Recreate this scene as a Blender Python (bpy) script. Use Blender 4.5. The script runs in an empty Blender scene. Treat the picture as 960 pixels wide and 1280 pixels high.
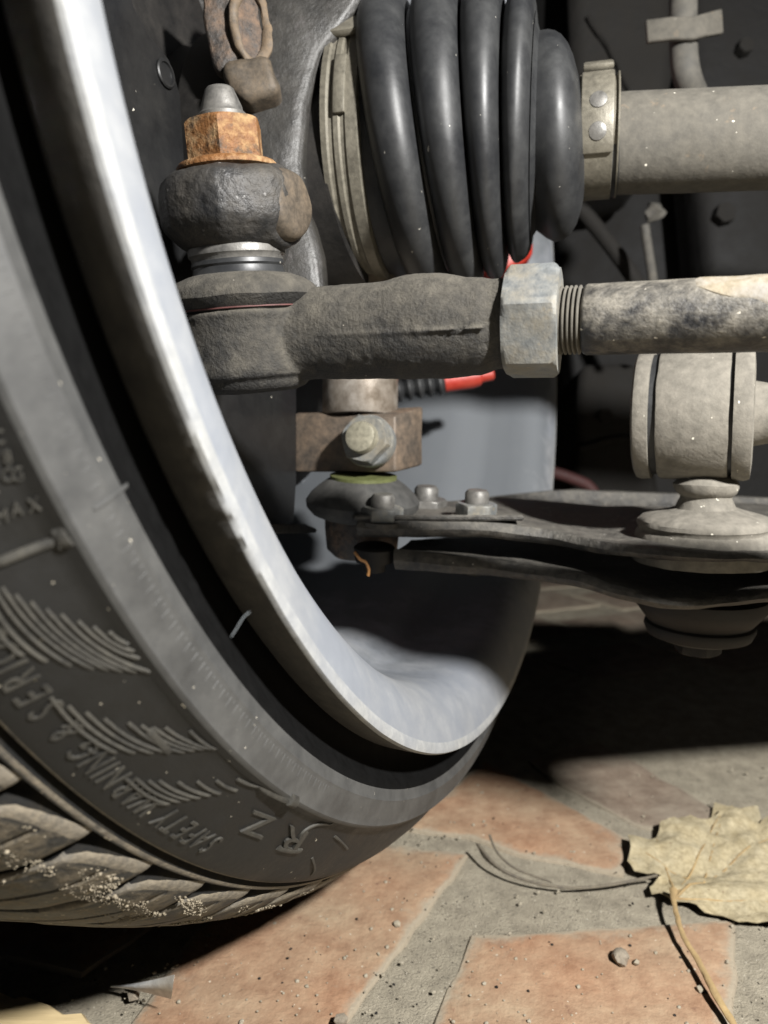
import bpy, bmesh, math, random
import numpy as np
from mathutils import Vector, Matrix, noise
from mathutils.bvhtree import BVHTree

random.seed(7)
SC = bpy.context.scene
COL = SC.collection

# ------------------------------------------------------------------ camera
F = 961.0                      # focal length in photograph pixels (960 x 1280)
PITCH = 0.145
CAMH = 0.205
cp, sp = math.cos(PITCH), math.sin(PITCH)
CAM = Vector((0, 0, CAMH))
AX = Vector((1, 0, 0)); AY = Vector((0, -sp, -cp)); AZ = Vector((0, cp, -sp))

cam_d = bpy.data.cameras.new('camera')
cam = bpy.data.objects.new('camera', cam_d); COL.objects.link(cam)
cam_d.sensor_fit = 'VERTICAL'; cam_d.sensor_height = 24.0
cam_d.lens = F / 1280 * 24.0
cam_d.clip_start = 0.004; cam_d.clip_end = 50
cam_d.dof.use_dof = True; cam_d.dof.focus_distance = 0.215
cam_d.dof.aperture_fstop = cam_d.lens / 1.9
cam.location = CAM
cam.rotation_euler = (math.pi / 2 - PITCH, 0, 0)
SC.camera = cam

# ------------------------------------------------------------------ world, lamp, exposure
world = bpy.data.worlds.new('World'); SC.world = world; world.use_nodes = True
bg = world.node_tree.nodes['Background']
bg.inputs[0].default_value = (0.62, 0.75, 1.0, 1); bg.inputs[1].default_value = 0.006
SC.view_settings.view_transform = 'Standard'; SC.view_settings.look = 'None'
SC.view_settings.exposure = 0.0; SC.view_settings.gamma = 1.0
SC.cycles.max_bounces = 6; SC.cycles.diffuse_bounces = 1


def V(c):                      # camera axes (right, down, forward) -> world
    return CAM + AX * c[0] + AY * c[1] + AZ * c[2]


def D(c):                      # the same for a direction
    return AX * c[0] + AY * c[1] + AZ * c[2]


def P(px, py, z):              # where the photograph's pixel lies at a given distance
    return V(((px - 480) * z / F, (py - 640) * z / F, z))


def G(px, py, h=0.0):          # where it meets the ground raised by h
    d = D(((px - 480) / F, (py - 640) / F, 1.0))
    t = (h - CAMH) / d.z
    return CAM + d * t


lamp_d = bpy.data.lights.new('work_lamp', 'POINT')
lamp_d.energy = 29.0; lamp_d.shadow_soft_size = 0.016; lamp_d.color = (1.0, 0.985, 0.96)
lamp = bpy.data.objects.new('work_lamp', lamp_d); COL.objects.link(lamp)
lamp.location = V((0.24, -0.222, -0.12))

# ------------------------------------------------------------------ materials


def mat(name, base, dirt=None, amt=0.5, scale=60.0, soft=0.12, rough=0.6, metal=0.0, bump=0.5, bscale=700.0, bdist=0.0004,
        speck=None, sthr=0.70, sscale=520.0, fine=None, spec=0.5, coat=0.0, stretch=None, var=1.0, top=0.0):
    m = bpy.data.materials.new(name); m.use_nodes = True
    nt = m.node_tree; N = nt.nodes; L = nt.links
    b = N['Principled BSDF']
    tc = N.new('ShaderNodeTexCoord'); src = tc.outputs['Object']
    if stretch:
        mp = N.new('ShaderNodeMapping'); mp.inputs['Scale'].default_value = stretch
        L.new(src, mp.inputs[0]); src = mp.outputs[0]

    def nz(s, detail=6.0, r=0.6):
        n = N.new('ShaderNodeTexNoise'); n.inputs['Scale'].default_value = s
        n.inputs['Detail'].default_value = detail; n.inputs['Roughness'].default_value = r
        L.new(src, n.inputs['Vector']); return n.outputs['Fac']

    def ramp(s, lo, hi):
        r = N.new('ShaderNodeMapRange'); r.inputs[1].default_value = lo; r.inputs[2].default_value = hi
        r.clamp = True; L.new(s, r.inputs[0]); return r.outputs[0]

    def mix(f, a, c):
        x = N.new('ShaderNodeMix'); x.data_type = 'RGBA'
        L.new(f, x.inputs[0])
        for k, v in ((6, a), (7, c)):
            if isinstance(v, tuple): x.inputs[k].default_value = (*v, 1)
            else: L.new(v, x.inputs[k])
        return x.outputs[2]
    v1 = ramp(nz(scale * 4, 8, .65), .3, .7)
    col = mix(v1, tuple(c * (1 - .28 * var) for c in base), tuple(min(1, c * (1 + .25 * var)) for c in base))
    rsrc = None
    if dirt:
        t = 1 - amt
        ds_ = nz(scale, 10, .72)
        if top:                        # dust on upward faces, also painting in lit tops and dim undersides
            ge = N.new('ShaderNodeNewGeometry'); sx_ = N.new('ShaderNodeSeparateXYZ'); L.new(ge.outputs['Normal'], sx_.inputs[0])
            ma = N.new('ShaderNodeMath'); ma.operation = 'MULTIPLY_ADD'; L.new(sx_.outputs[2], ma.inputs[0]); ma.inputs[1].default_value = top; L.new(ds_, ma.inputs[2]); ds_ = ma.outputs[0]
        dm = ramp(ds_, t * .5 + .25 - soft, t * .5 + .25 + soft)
        col = mix(dm, col, mix(v1, tuple(c * .8 for c in dirt), tuple(min(1, c * 1.2) for c in dirt)))
        rsrc = dm
    if fine:
        fm = ramp(nz(fine[1], 4, .7), fine[2], fine[2] + .12)
        col = mix(fm, col, fine[0])
    if speck:
        sm = ramp(nz(sscale, 2, .5), sthr, sthr + .03)
        col = mix(sm, col, speck)
    L.new(col, b.inputs['Base Color'])
    b.inputs['Metallic'].default_value = metal
    b.inputs['Specular IOR Level'].default_value = spec
    b.inputs['Coat Weight'].default_value = coat
    if rsrc is not None:
        r = N.new('ShaderNodeMapRange'); r.inputs[3].default_value = rough; r.inputs[4].default_value = min(1, rough + .3)
        L.new(rsrc, r.inputs[0]); L.new(r.outputs[0], b.inputs['Roughness'])
        if metal > 0:
            r2 = N.new('ShaderNodeMapRange'); r2.inputs[3].default_value = metal; r2.inputs[4].default_value = 0
            L.new(rsrc, r2.inputs[0]); L.new(r2.outputs[0], b.inputs['Metallic'])
    else:
        r = N.new('ShaderNodeMapRange'); r.inputs[3].default_value = max(.05, rough - .1); r.inputs[4].default_value = min(1, rough + .1)
        L.new(v1, r.inputs[0]); L.new(r.outputs[0], b.inputs['Roughness'])
    if bump:
        bn = N.new('ShaderNodeBump'); bn.inputs['Strength'].default_value = bump; bn.inputs['Distance'].default_value = bdist
        L.new(nz(bscale, 5, .65), bn.inputs['Height']); L.new(bn.outputs[0], b.inputs['Normal'])
    return m


TAN = (.34, .30, .235)
M = {}
M['sidewall'] = mat('sidewall_rubber', (0.002698, 0.002698, 0.002595), (0.003953, 0.003628, 0.002884), .46, 45, .2, .48, bump=.35, bscale=500, bdist=.0003, speck=(.42, .38, .3), sthr=.735, sscale=600)
M['bead'] = mat('bead_rubber', (0.03901, 0.04002, 0.0407), (0.06783, 0.06613, 0.06105), .42, 30, .3, .5, bump=.15, bscale=300, speck=(.5, .46, .38), sthr=.755, sscale=700)
M['gap'] = mat('shaded_rubber', (0.0036, 0.0036, 0.0036), rough=.8, bump=.1, spec=.08)  # near-black colour paints in the shadow cast by the rim lip
M['tread'] = mat('tread_rubber', (0.02754, 0.02678, 0.02525), (0.1224, 0.101, 0.07038), .42, 150, .07, .6, bump=.7, bscale=600, bdist=.0006, speck=(.40, .34, .25), sthr=.70, sscale=500)
M['tread_edge'] = mat('worn_tread_edge', (0.099, 0.09, 0.0765), (0.2, 0.168, 0.12), .5, 170, .15, .7, bump=.7, bscale=600, bdist=.0006)
M['groove'] = mat('groove_rubber', (.008, .008, .0078), (.022, .019, .014), .35, 120, .12, .85, bump=.3, spec=.2)
M['letter'] = mat('raised_rubber', (0.02065, 0.02024, 0.01901), (0.0482, 0.04406, 0.03442), .5, 160, .2, .5, bump=.3)
M['rim'] = mat('silver_paint', (0.1968, 0.2105, 0.2349), (0.2296, 0.2296, 0.2241), .30, 25, .2, .62, .0, bump=.06, bscale=900, bdist=.0002, var=.25)
M['rim_edge'] = mat('scuffed_silver', (0.2315, 0.2411, 0.2572), (0.283, 0.283, 0.2701), .5, 60, .2, .65, .0, bump=.35, bscale=420, bdist=.0004, fine=((.29, .29, .29), 160, .64), var=.25)
M['rim_dusty'] = mat('brake_dusted_silver', (.165, .178, .195), (.19, .195, .20), .4, 25, .3, .5, .1, bump=.05, var=.2)
M['rim_back'] = mat('shaded_flange', (0.035, 0.03325, 0.0308), (0.0595, 0.05425, 0.0455), .4, 60, .2, .8, bump=.4)  # unlit outer side of the flange, its shade painted in as dark colour
M['boot'] = mat('boot_rubber', (0.01336, 0.01408, 0.01589), (0.04208, 0.04284, 0.04208), .36, 35, .25, .39, bump=.12, bscale=600, bdist=.0003, speck=(.42, .40, .35), sthr=.755, sscale=420, var=.4)
M['dull_rubber'] = mat('dull_rubber', (.035, .035, .034), (.075, .072, .065), .45, 60, .25, .65, bump=.4, bscale=500)
M['dust_metal'] = mat('dusty_metal', (0.0792, 0.0733, 0.06138), (0.1069, 0.09706, 0.0792), .5, 60, .25, .7, bump=.5, bscale=500, bdist=.0004, speck=(.72, .68, .58), sthr=.735, sscale=330, fine=((.20, .15, .10), 70, .62))
M['dust_bush'] = mat('dusty_bushing', (0.1476, 0.1358, 0.1122), (0.1948, 0.1771, 0.1476), .5, 70, .25, .75, bump=.6, bscale=420, bdist=.0005, speck=(.7, .66, .56), sthr=.73, sscale=420, fine=((.17, .155, .13), 90, .63))
M['clamp'] = mat('clamp_steel', (0.1832, 0.1686, 0.1349), (0.1253, 0.1133, 0.08675), .5, 110, .2, .35, .55, bump=.3)
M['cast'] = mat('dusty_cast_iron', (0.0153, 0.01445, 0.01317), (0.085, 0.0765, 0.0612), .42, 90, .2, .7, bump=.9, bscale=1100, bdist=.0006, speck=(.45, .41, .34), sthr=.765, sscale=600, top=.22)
M['knuckle'] = mat('forged_iron', (0.02864, 0.02898, 0.03033), (0.05405, 0.04729, 0.03784), .44, 70, .18, .42, .35, bump=.8, bscale=330, bdist=.0009, fine=((.33, .32, .31), 240, .64))
M['boss'] = mat('worn_boss', (0.062, 0.0527, 0.04216), (0.1054, 0.0775, 0.0496), .45, 150, .2, .5, .2, bump=.6, bscale=330)
M['casting'] = mat('grey_casting', (0.02126, 0.02075, 0.01956), (0.03232, 0.02891, 0.02381), .42, 45, .25, .36, .15, bump=.5, bscale=260, bdist=.0008, fine=((.045, .04, .038), 120, .6), speck=(.5, .48, .42), sthr=.77, sscale=300)
M['plate'] = mat('black_plate', (0.008512, 0.00912, 0.01034), (0.01254, 0.0117, 0.01003), .35, 30, .25, .34, bump=.15, bscale=500, speck=(.5, .47, .4), sthr=.76, sscale=420)
M['rust'] = mat('rusty_nut', (.17, .072, .020), (.26, .165, .08), .44, 150, .06, .65, bump=1.0, bscale=420, bdist=.0008, fine=((.055, .035, .02), 200, .55))
M['rust_dark'] = mat('rusted_iron', (0.0496, 0.0432, 0.0384), (0.152, 0.096, 0.06), .36, 80, .12, .6, bump=1.0, bscale=300, bdist=.0012, fine=((.02, .018, .017), 260, .58))
M['brown_loop'] = mat('brown_iron', (0.11, 0.0875, 0.065), (0.15, 0.1, 0.055), .42, 120, .2, .6, bump=.6)
M['steel'] = mat('grey_steel', (0.1734, 0.1683, 0.1581), (0.1122, 0.1045, 0.0918), .42, 120, .2, .36, .6, bump=.35, bscale=500)
M['zinc'] = mat('zinc_plate', (0.1932, 0.2024, 0.2024), (0.168, 0.1512, 0.1176), .45, 110, .12, .45, .3, bump=.6, bscale=420, bdist=.0005, fine=((.25, .22, .17), 240, .6))
M['zinc_bolt'] = mat('zinc_bolt', (0.35, 0.329, 0.252), (0.231, 0.21, 0.154), .4, 150, .2, .35, .6, bump=.25)
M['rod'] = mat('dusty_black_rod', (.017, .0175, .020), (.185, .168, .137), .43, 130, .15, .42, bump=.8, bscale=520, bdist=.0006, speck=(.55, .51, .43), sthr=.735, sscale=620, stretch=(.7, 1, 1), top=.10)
M['rod_bare'] = mat('chalky_patch', (0.2422, 0.2031, 0.1406), (0.2344, 0.2187, 0.1953), .45, 120, .1, .7, bump=.5, fine=((.08, .08, .09), 200, .63))
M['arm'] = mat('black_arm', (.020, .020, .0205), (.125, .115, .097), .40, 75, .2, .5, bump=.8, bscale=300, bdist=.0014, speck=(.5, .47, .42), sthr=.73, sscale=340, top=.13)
M['brown_steel'] = mat('heat_tinted_steel', (0.24, 0.188, 0.136), (0.272, 0.264, 0.248), .45, 40, .2, .3, .75, bump=.2)
M['clamp_iron'] = mat('brown_clamp', (0.092, 0.0784, 0.0656), (0.176, 0.12, 0.076), .4, 70, .2, .5, .35, bump=.5, bscale=400)
M['ring'] = mat('green_ring', (0.102, 0.111, 0.042), rough=.5, bump=0)
M['pink'] = mat('pink_ring', (0.09, 0.033, 0.03), rough=.6, bump=0)
M['red'] = mat('red_caliper', (0.42, 0.03, 0.018), (0.25, 0.05, 0.03), .35, 40, .2, .4, bump=.3)
M['dull_red'] = mat('dull_red_rubber', (0.05, 0.015, 0.014), rough=.7, bump=.2)
M['wire'] = mat('orange_wire', (0.33, 0.156, 0.048), rough=.5, bump=0)
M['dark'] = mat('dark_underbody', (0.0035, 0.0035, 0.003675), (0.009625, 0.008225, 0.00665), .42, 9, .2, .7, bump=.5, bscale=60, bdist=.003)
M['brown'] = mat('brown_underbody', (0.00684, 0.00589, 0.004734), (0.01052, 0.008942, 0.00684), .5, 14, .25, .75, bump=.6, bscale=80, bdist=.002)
M['hose'] = mat('grey_hose', (0.0768, 0.0744, 0.0672), (0.1056, 0.096, 0.0792), .5, 50, .2, .7, bump=.2)
M['iron'] = mat('dark_iron', (0.009, 0.0087, 0.0084), (0.018, 0.015, 0.012), .4, 40, .2, .55, .3, bump=.3)
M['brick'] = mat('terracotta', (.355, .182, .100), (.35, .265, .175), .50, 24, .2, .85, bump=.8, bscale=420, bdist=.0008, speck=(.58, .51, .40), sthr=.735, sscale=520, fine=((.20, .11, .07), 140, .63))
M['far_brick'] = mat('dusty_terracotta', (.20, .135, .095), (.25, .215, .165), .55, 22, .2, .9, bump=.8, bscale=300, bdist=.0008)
M['mortar'] = mat('mortar', (0.3024, 0.2632, 0.196), (0.3696, 0.3304, 0.252), .5, 28, .25, .9, bump=1.0, bscale=1100, bdist=.0011, speck=(.55, .5, .4), sthr=.68, sscale=900, fine=((.13, .115, .09), 620, .58))
M['leaf'] = mat('dry_leaf', (0.3404, 0.2766, 0.1574), (0.4255, 0.3702, 0.2468), .5, 130, .18, .8, bump=.8, bscale=260, bdist=.0007, fine=((.20, .145, .08), 210, .63), speck=(.16, .11, .06), sthr=.72, sscale=330)
M['stalk'] = mat('dry_stalk', (.42, .30, .14), (.24, .16, .08), .4, 120, .2, .7, bump=.5)
M['stem'] = mat('grey_stem', (.11, .095, .075), (.2, .17, .12), .4, 200, .2, .7, bump=.3)
M['paper'] = mat('white_paper', (.74, .74, .72), rough=.8, bump=.2, bscale=200)
M['wood'] = mat('raw_wood', (.62, .47, .24), (.70, .56, .33), .5, 30, .25, .7, bump=.6, bscale=200, bdist=.0006, stretch=(.15, 1.6, 1))
M['stone'] = mat('grey_pebble', (0.198, 0.1665, 0.126), (0.324, 0.279, 0.216), .5, 200, .2, .85, bump=.8, bscale=700)
M['grit'] = mat('tan_grit', (0.282, 0.24, 0.171), (0.372, 0.336, 0.264), .5, 300, .2, .9, bump=.3)
M['tread_dirt'] = mat('tan_dirt', (.20, .165, .115), (.33, .285, .21), .5, 300, .2, .95, bump=.3)
M['thread'] = mat('pale_thread', (0.24, 0.264, 0.28), rough=.6, bump=0)



def sand(m, col):             # sand on brick edges, dust and painted shade in the rim (noise-broken vertex amount)
    nt = m.node_tree; N = nt.nodes; L = nt.links; b = N['Principled BSDF']
    src = b.inputs['Base Color'].links[0].from_socket
    at = N.new('ShaderNodeAttribute'); at.attribute_name = 'sand'
    tc = N.new('ShaderNodeTexCoord'); n = N.new('ShaderNodeTexNoise'); n.inputs['Scale'].default_value = 55; n.inputs['Detail'].default_value = 8; n.inputs['Roughness'].default_value = .7
    L.new(tc.outputs['Object'], n.inputs['Vector'])
    a = N.new('ShaderNodeMath'); a.operation = 'MULTIPLY_ADD'; L.new(at.outputs['Fac'], a.inputs[0]); a.inputs[1].default_value = .55; L.new(n.outputs['Fac'], a.inputs[2])
    r = N.new('ShaderNodeMapRange'); r.inputs[1].default_value = .66; r.inputs[2].default_value = .90; r.inputs[4].default_value = .9; L.new(a.outputs[0], r.inputs[0])
    x = N.new('ShaderNodeMix'); x.data_type = 'RGBA'; L.new(r.outputs[0], x.inputs[0]); L.new(src, x.inputs[6]); x.inputs[7].default_value = (*col, 1)
    L.new(x.outputs[2], b.inputs['Base Color'])


sand(M['rim'], (.118, .128, .138)); sand(M['brick'], (.34, .295, .22)); sand(M['far_brick'], (.30, .26, .195))

# ------------------------------------------------------------------ building helpers


def thing(name, label, cat, loc, group=None, rot=None):
    o = bpy.data.objects.new(name, None); COL.objects.link(o)
    o.empty_display_size = .01
    o.matrix_world = Matrix.Translation(loc) @ (rot.to_4x4() if rot else Matrix())
    o['label'] = label; o['category'] = cat
    if group: o['group'] = group
    return o


def tag(o, label=None, cat=None, group=None, kind=None):
    for k, v in (('label', label), ('category', cat), ('group', group), ('kind', kind)):
        if v: o[k] = v
    return o


def wmat(o):                  # matrix without waiting for the depsgraph
    m = o.matrix_basis.copy()
    while o.parent:
        o = o.parent; m = o.matrix_basis @ m
    return m


def obj(name, verts, faces, material, parent=None, smooth=40, local=False, mats=None, fmat=None):
    """Links ONE mesh object. verts are in world space unless local."""
    me = bpy.data.meshes.new(name)
    vs = [Vector(v) for v in verts]
    o = bpy.data.objects.new(name, me); COL.objects.link(o)
    if parent is not None:
        o.parent = parent
        if not local:
            inv = wmat(parent).inverted(); vs = [inv @ v for v in vs]
    elif not local:
        c = sum(vs, Vector()) / len(vs); c.z = min(v.z for v in vs)
        o.location = c; vs = [v - c for v in vs]
    me.from_pydata([tuple(v) for v in vs], [], faces)
    for m in (mats or [material]): me.materials.append(m)
    if fmat: me.polygons.foreach_set('material_index', fmat)
    bm = bmesh.new(); bm.from_mesh(me); bmesh.ops.recalc_face_normals(bm, faces=bm.faces); bm.to_mesh(me); bm.free()
    if smooth is not None:
        me.polygons.foreach_set('use_smooth', [True] * len(me.polygons))
        me.set_sharp_from_angle(angle=math.radians(smooth))
    me.update()
    return o


class MB:
    def __init__(s): s.v = []; s.f = []

    def add(s, vf):
        b = len(s.v); s.v += [Vector(v) for v in vf[0]]; s.f += [tuple(i + b for i in f) for f in vf[1]]; return s

    def build(s, name, material, parent=None, smooth=40, **k): return obj(name, s.v, s.f, material, parent, smooth, **k)


def frame(axis, hint=None):
    a = Vector(axis).normalized(); h = Vector(hint) if hint else (Vector((0, 0, 1)) if abs(a.z) < .9 else Vector((0, -1, 0)))
    u = (h - a * h.dot(a)).normalized(); return a, u, a.cross(u)


def lathe(o, axis, prof, seg=64, cap=True, hint=None, wob=0.0, wscale=120, closed=False, square=None):
    """prof: (distance along axis, radius); first and last rings are capped."""
    a, u, w = frame(axis, hint); v = []; f = []
    for t, r in prof:
        for k in range(seg):
            th = 2 * math.pi * k / seg; rr = r
            p = o + a * t + (u * math.cos(th) + w * math.sin(th)) * rr
            if wob: p = p + noise.noise_vector(p * wscale) * wob
            v.append(p)
    n = len(prof)
    for i in range(n - 1 + (1 if closed else 0)):
        for k in range(seg):
            k2 = (k + 1) % seg; j = (i + 1) % n
            f.append((i * seg + k, i * seg + k2, j * seg + k2, j * seg + k))
    if cap and not closed:
        f.append(tuple(range(seg))); f.append(tuple((n - 1) * seg + k for k in range(seg)))
    return v, f


def loft(sections, cap=True):
    """sections: rings of equal length."""
    v = [p for s in sections for p in s]; n = len(sections[0]); f = []
    for i in range(len(sections) - 1):
        for k in range(n):
            k2 = (k + 1) % n; f.append((i * n + k, i * n + k2, (i + 1) * n + k2, (i + 1) * n + k))
    if cap: f.append(tuple(range(n))); f.append(tuple((len(sections) - 1) * n + k for k in range(n)))
    return v, f


def catmull(pts, sub=6):
    pts = [Vector(p) for p in pts]; q = [pts[0] * 2 - pts[1]] + pts + [pts[-1] * 2 - pts[-2]]; out = []
    for i in range(1, len(q) - 2):
        for k in range(sub):
            t = k / sub; a, b, c, d = q[i - 1:i + 3]
            out.append(.5 * ((2 * b) + (c - a) * t + (2 * a - 5 * b + 4 * c - d) * t * t + (3 * b - a - 3 * c + d) * t ** 3))
    out.append(pts[-1]); return out


def tube(path, radius, seg=12, sub=6, flat=1.0, wob=0, wscale=200):
    """path of points; radius a number or one per control point."""
    p = catmull(path, sub) if sub > 1 else [Vector(x) for x in path]
    n = len(p); rads = []
    for i in range(n):
        if isinstance(radius, (int, float)): rads.append(radius)
        else:
            t = i / (n - 1) * (len(radius) - 1); k = min(int(t), len(radius) - 2); rads.append(radius[k] + (radius[k + 1] - radius[k]) * (t - k))
    ref = None; secs = []
    for i in range(n):
        d = (p[min(i + 1, n - 1)] - p[max(i - 1, 0)]).normalized()
        if ref is None: ref = frame(d)[1]
        ref = (ref - d * ref.dot(d)).normalized(); w = d.cross(ref)
        ring = []
        for k in range(seg):
            th = 2 * math.pi * k / seg
            q = p[i] + (ref * math.cos(th) * flat + w * math.sin(th)) * rads[i]
            if wob: q = q + noise.noise_vector(q * wscale) * wob
            ring.append(q)
        secs.append(ring)
    return loft(secs)


def bevelled(vf, width, segs=2, sub=0, disp=0, dscale=60):
    """vf -> bevelled (and roughened) vf."""
    me = bpy.data.meshes.new('scratch'); me.from_pydata([tuple(v) for v in vf[0]], [], vf[1])
    bm = bmesh.new(); bm.from_mesh(me); bpy.data.meshes.remove(me)
    bmesh.ops.recalc_face_normals(bm, faces=bm.faces)
    es = [e for e in bm.edges if len(e.link_faces) == 2 and e.calc_face_angle(0) > .5]
    if width: bmesh.ops.bevel(bm, geom=es, offset=width, segments=segs, affect='EDGES', profile=.5, clamp_overlap=True)
    if sub:
        bmesh.ops.triangulate(bm, faces=[f for f in bm.faces if len(f.verts) > 4])
        bmesh.ops.subdivide_edges(bm, edges=bm.edges[:], cuts=sub, use_grid_fill=True)
    if disp:
        bm.normal_update()
        ds = [(v, v.normal * (noise.noise(v.co * dscale) * disp + noise.noise(v.co * dscale * 3.1) * disp * .4)) for v in bm.verts]
        for v, d in ds: v.co += d
    bm.verts.index_update()
    out = [v.co.copy() for v in bm.verts], [tuple(v.index for v in f.verts) for f in bm.faces]
    bm.free(); return out


def prism(poly, off):
    """polygon (list of points) pushed by vector off."""
    n = len(poly); v = [Vector(p) for p in poly] + [Vector(p) + off for p in poly]
    f = [tuple(range(n)), tuple(range(2 * n - 1, n - 1, -1))] + [(i, (i + 1) % n, n + (i + 1) % n, n + i) for i in range(n)]
    return v, f


def hexprism(o, axis, r, h, hint, chamfer=.12, corner=True):
    """hex nut from o along axis, corner radius r, chamfered ends, corner pointing to hint."""
    a, u, w = frame(axis, hint); secs = []
    seg = 36
    for t, k in ((0, .90), (chamfer * .5, .96), (chamfer, 1.02), (1 - chamfer, 1.02), (1 - chamfer * .5, .96), (1, .90)):
        ring = []
        for i in range(seg):
            th = 2 * math.pi * i / seg
            m = (th + math.pi / 6) % (math.pi / 3) - math.pi / 6
            m2 = math.pi / 6 - abs(m)
            hexr = r * math.cos(math.pi / 6) / math.cos(m2)
            ring.append(o + a * (h * t) + (u * math.cos(th) + w * math.sin(th)) * min(hexr, r * k))
        secs.append(ring)
    return loft(secs)


def rock(c, r, n=1, sq=.7, seed=0):
    bm = bmesh.new(); bmesh.ops.create_icosphere(bm, subdivisions=n, radius=1.0)
    off = Vector((seed * 3.7, seed * 1.3, 0))
    v = []
    for q in bm.verts:
        d = q.co.copy(); k = 1 + .45 * noise.noise(d * 1.3 + off)
        v.append(c + Vector((d.x * r * k, d.y * r * k, d.z * r * k * sq)))
    bm.verts.index_update()
    f = [tuple(x.index for x in q.verts) for q in bm.faces]; bm.free(); return v, f


def fused(parts, voxel, smooth=6, rough=0.0, rscale=300):
    """several closed shapes melted into one forging: (verts, faces)."""
    mb = MB()
    for p in parts: mb.add(p)
    me = bpy.data.meshes.new('scratch'); me.from_pydata([tuple(v) for v in mb.v], [], mb.f)
    bm = bmesh.new(); bm.from_mesh(me); bmesh.ops.recalc_face_normals(bm, faces=bm.faces); bm.to_mesh(me); bm.free()
    o = bpy.data.objects.new('scratch', me); COL.objects.link(o)
    r = o.modifiers.new('r', 'REMESH'); r.mode = 'VOXEL'; r.voxel_size = voxel
    q = o.modifiers.new('s', 'SMOOTH'); q.iterations = smooth; q.factor = .5
    ev = o.evaluated_get(bpy.context.evaluated_depsgraph_get()); m2 = bpy.data.meshes.new_from_object(ev)
    vs = [v.co.copy() for v in m2.vertices]; ns = [v.normal.copy() for v in m2.vertices]; fs = [tuple(p.vertices) for p in m2.polygons]
    if rough: vs = [v + n * (noise.noise(v * rscale) * rough + noise.noise(v * rscale * 2.7) * rough * .5) for v, n in zip(vs, ns)]
    bpy.data.objects.remove(o); bpy.data.meshes.remove(me); bpy.data.meshes.remove(m2)
    return vs, fs


# ================================================================== ground
slab = [Vector((-6, -3, 0)), Vector((6, -3, 0)), Vector((6, 9, 0)), Vector((-6, 9, 0))]
# the mortar bed: fine, uneven sheet near the camera, wide apron to the horizon
gx = [-6, -2, -.8] + [(-.5 + i * .0075) for i in range(134)] + [.8, 2, 6]
gy = [-3, -.8, -.2] + [(.1 + i * .0075) for i in range(121)] + [1.4, 3, 9]
gv = []
for y in gy:
    for x in gx:
        p = Vector((x, y, 0))
        z = noise.noise(p * 30) * .0011 + noise.noise(p * 110) * .0005 - .0012
        gv.append(Vector((x, y, z)))
W_ = len(gx)
gf = [(j * W_ + i, j * W_ + i + 1, (j + 1) * W_ + i + 1, (j + 1) * W_ + i) for j in range(len(gy) - 1) for i in range(W_ - 1)]
ground = obj('pavement', gv, gf, M['mortar'], None, local=True)
tag(ground, kind='structure')


def brick(pts, seed, material=None):
    base = [Vector((p.x, p.y, -.0126)) for p in pts]
    # wavy outline
    out = []
    n = len(base)
    for i in range(n):
        a, b = base[i], base[(i + 1) % n]; k = max(2, int((b - a).length / .009))
        for j in range(k):
            q = a.lerp(b, j / k); e = noise.noise_vector(q * 90 + Vector((seed, 0, 0))) * .0016
            out.append(q + Vector((e.x, e.y, 0)))
    c = sum(out, Vector()) / len(out)
    N_ = len(out); rings = []
    for s, z in ((1, 0), (1, .0118), (.985, .0128), (.93, .0132), (.8, .0134), (.55, .0135), (.25, .0135)):
        ring = []
        for q in out:
            p = c + (q - c) * s + Vector((0, 0, z))
            if z > .0119: p.z += noise.noise(p * 45 + Vector((seed, 0, 0))) * .0009 + noise.noise(p * 160) * .0003
            ring.append(p)
        rings.append(ring)
    v, f = loft(rings, cap=False); f.append(tuple(range(N_))); f.append(tuple(6 * N_ + k for k in range(N_)))
    o = obj('brick', v, f, material or M['brick'], ground, 35)
    at = o.data.attributes.new('sand', 'FLOAT', 'POINT')
    at.data.foreach_set('value', [w for w in (1, 1, .85, .45, .12, 0, 0) for _ in range(N_)])
    return o


BR = [
    [(585, 1068), (428, 1285), (395, 1330), (90, 1400), (165, 1275), (240, 1165), (430, 1047)],
    [(590, 1170), (918, 1150), (922, 1220), (905, 1420), (470, 1420), (548, 1262)],
    [(548, 1000), (606, 950), (700, 1002), (792, 1052), (778, 1094), (650, 1070), (585, 1046), (490, 1036)],
    [(660, 950), (745, 925), (850, 985), (920, 1030), (890, 1052), (800, 1034), (700, 982)],
    [(965, 1140), (1200, 1105), (1400, 1230), (1000, 1420)],
    [(1010, 985), (1180, 1010), (1260, 1085), (975, 1110), (950, 1060)],
    [(90, 1050), (320, 1010), (395, 1030), (215, 1140), (100, 1220), (-60, 1180)],
]
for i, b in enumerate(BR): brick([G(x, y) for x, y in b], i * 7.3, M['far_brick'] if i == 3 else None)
# the paving goes on beyond, in courses turned the same way
rot = math.radians(33); ca, sa = math.cos(rot), math.sin(rot)
done = [[(p.x, p.y) for p in (G(x, y) for x, y in b)] for b in BR]
cent = [(sum(p[0] for p in d) / len(d), sum(p[1] for p in d) / len(d)) for d in done]
for r_ in range(-2, 10):
    for c_ in range(-4, 7):
        x0 = c_ * .128 + (r_ % 2) * .064; y0 = .30 + r_ * .088
        cx = x0 * ca - (y0 - .4) * sa * .3 + .05; cy = .4 + x0 * sa * .25 + (y0 - .4) * 1.0
        if cy < .545 or cy > 1.25: continue
        q = []
        for dx, dy in ((-.054, -.034), (.054, -.034), (.054, .034), (-.054, .034)):
            q.append(Vector((cx + dx * ca - dy * sa, cy + dx * sa * .6 + dy * ca, 0)))
        brick(q, r_ * 3 + c_ * 5, M['far_brick'])

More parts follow.
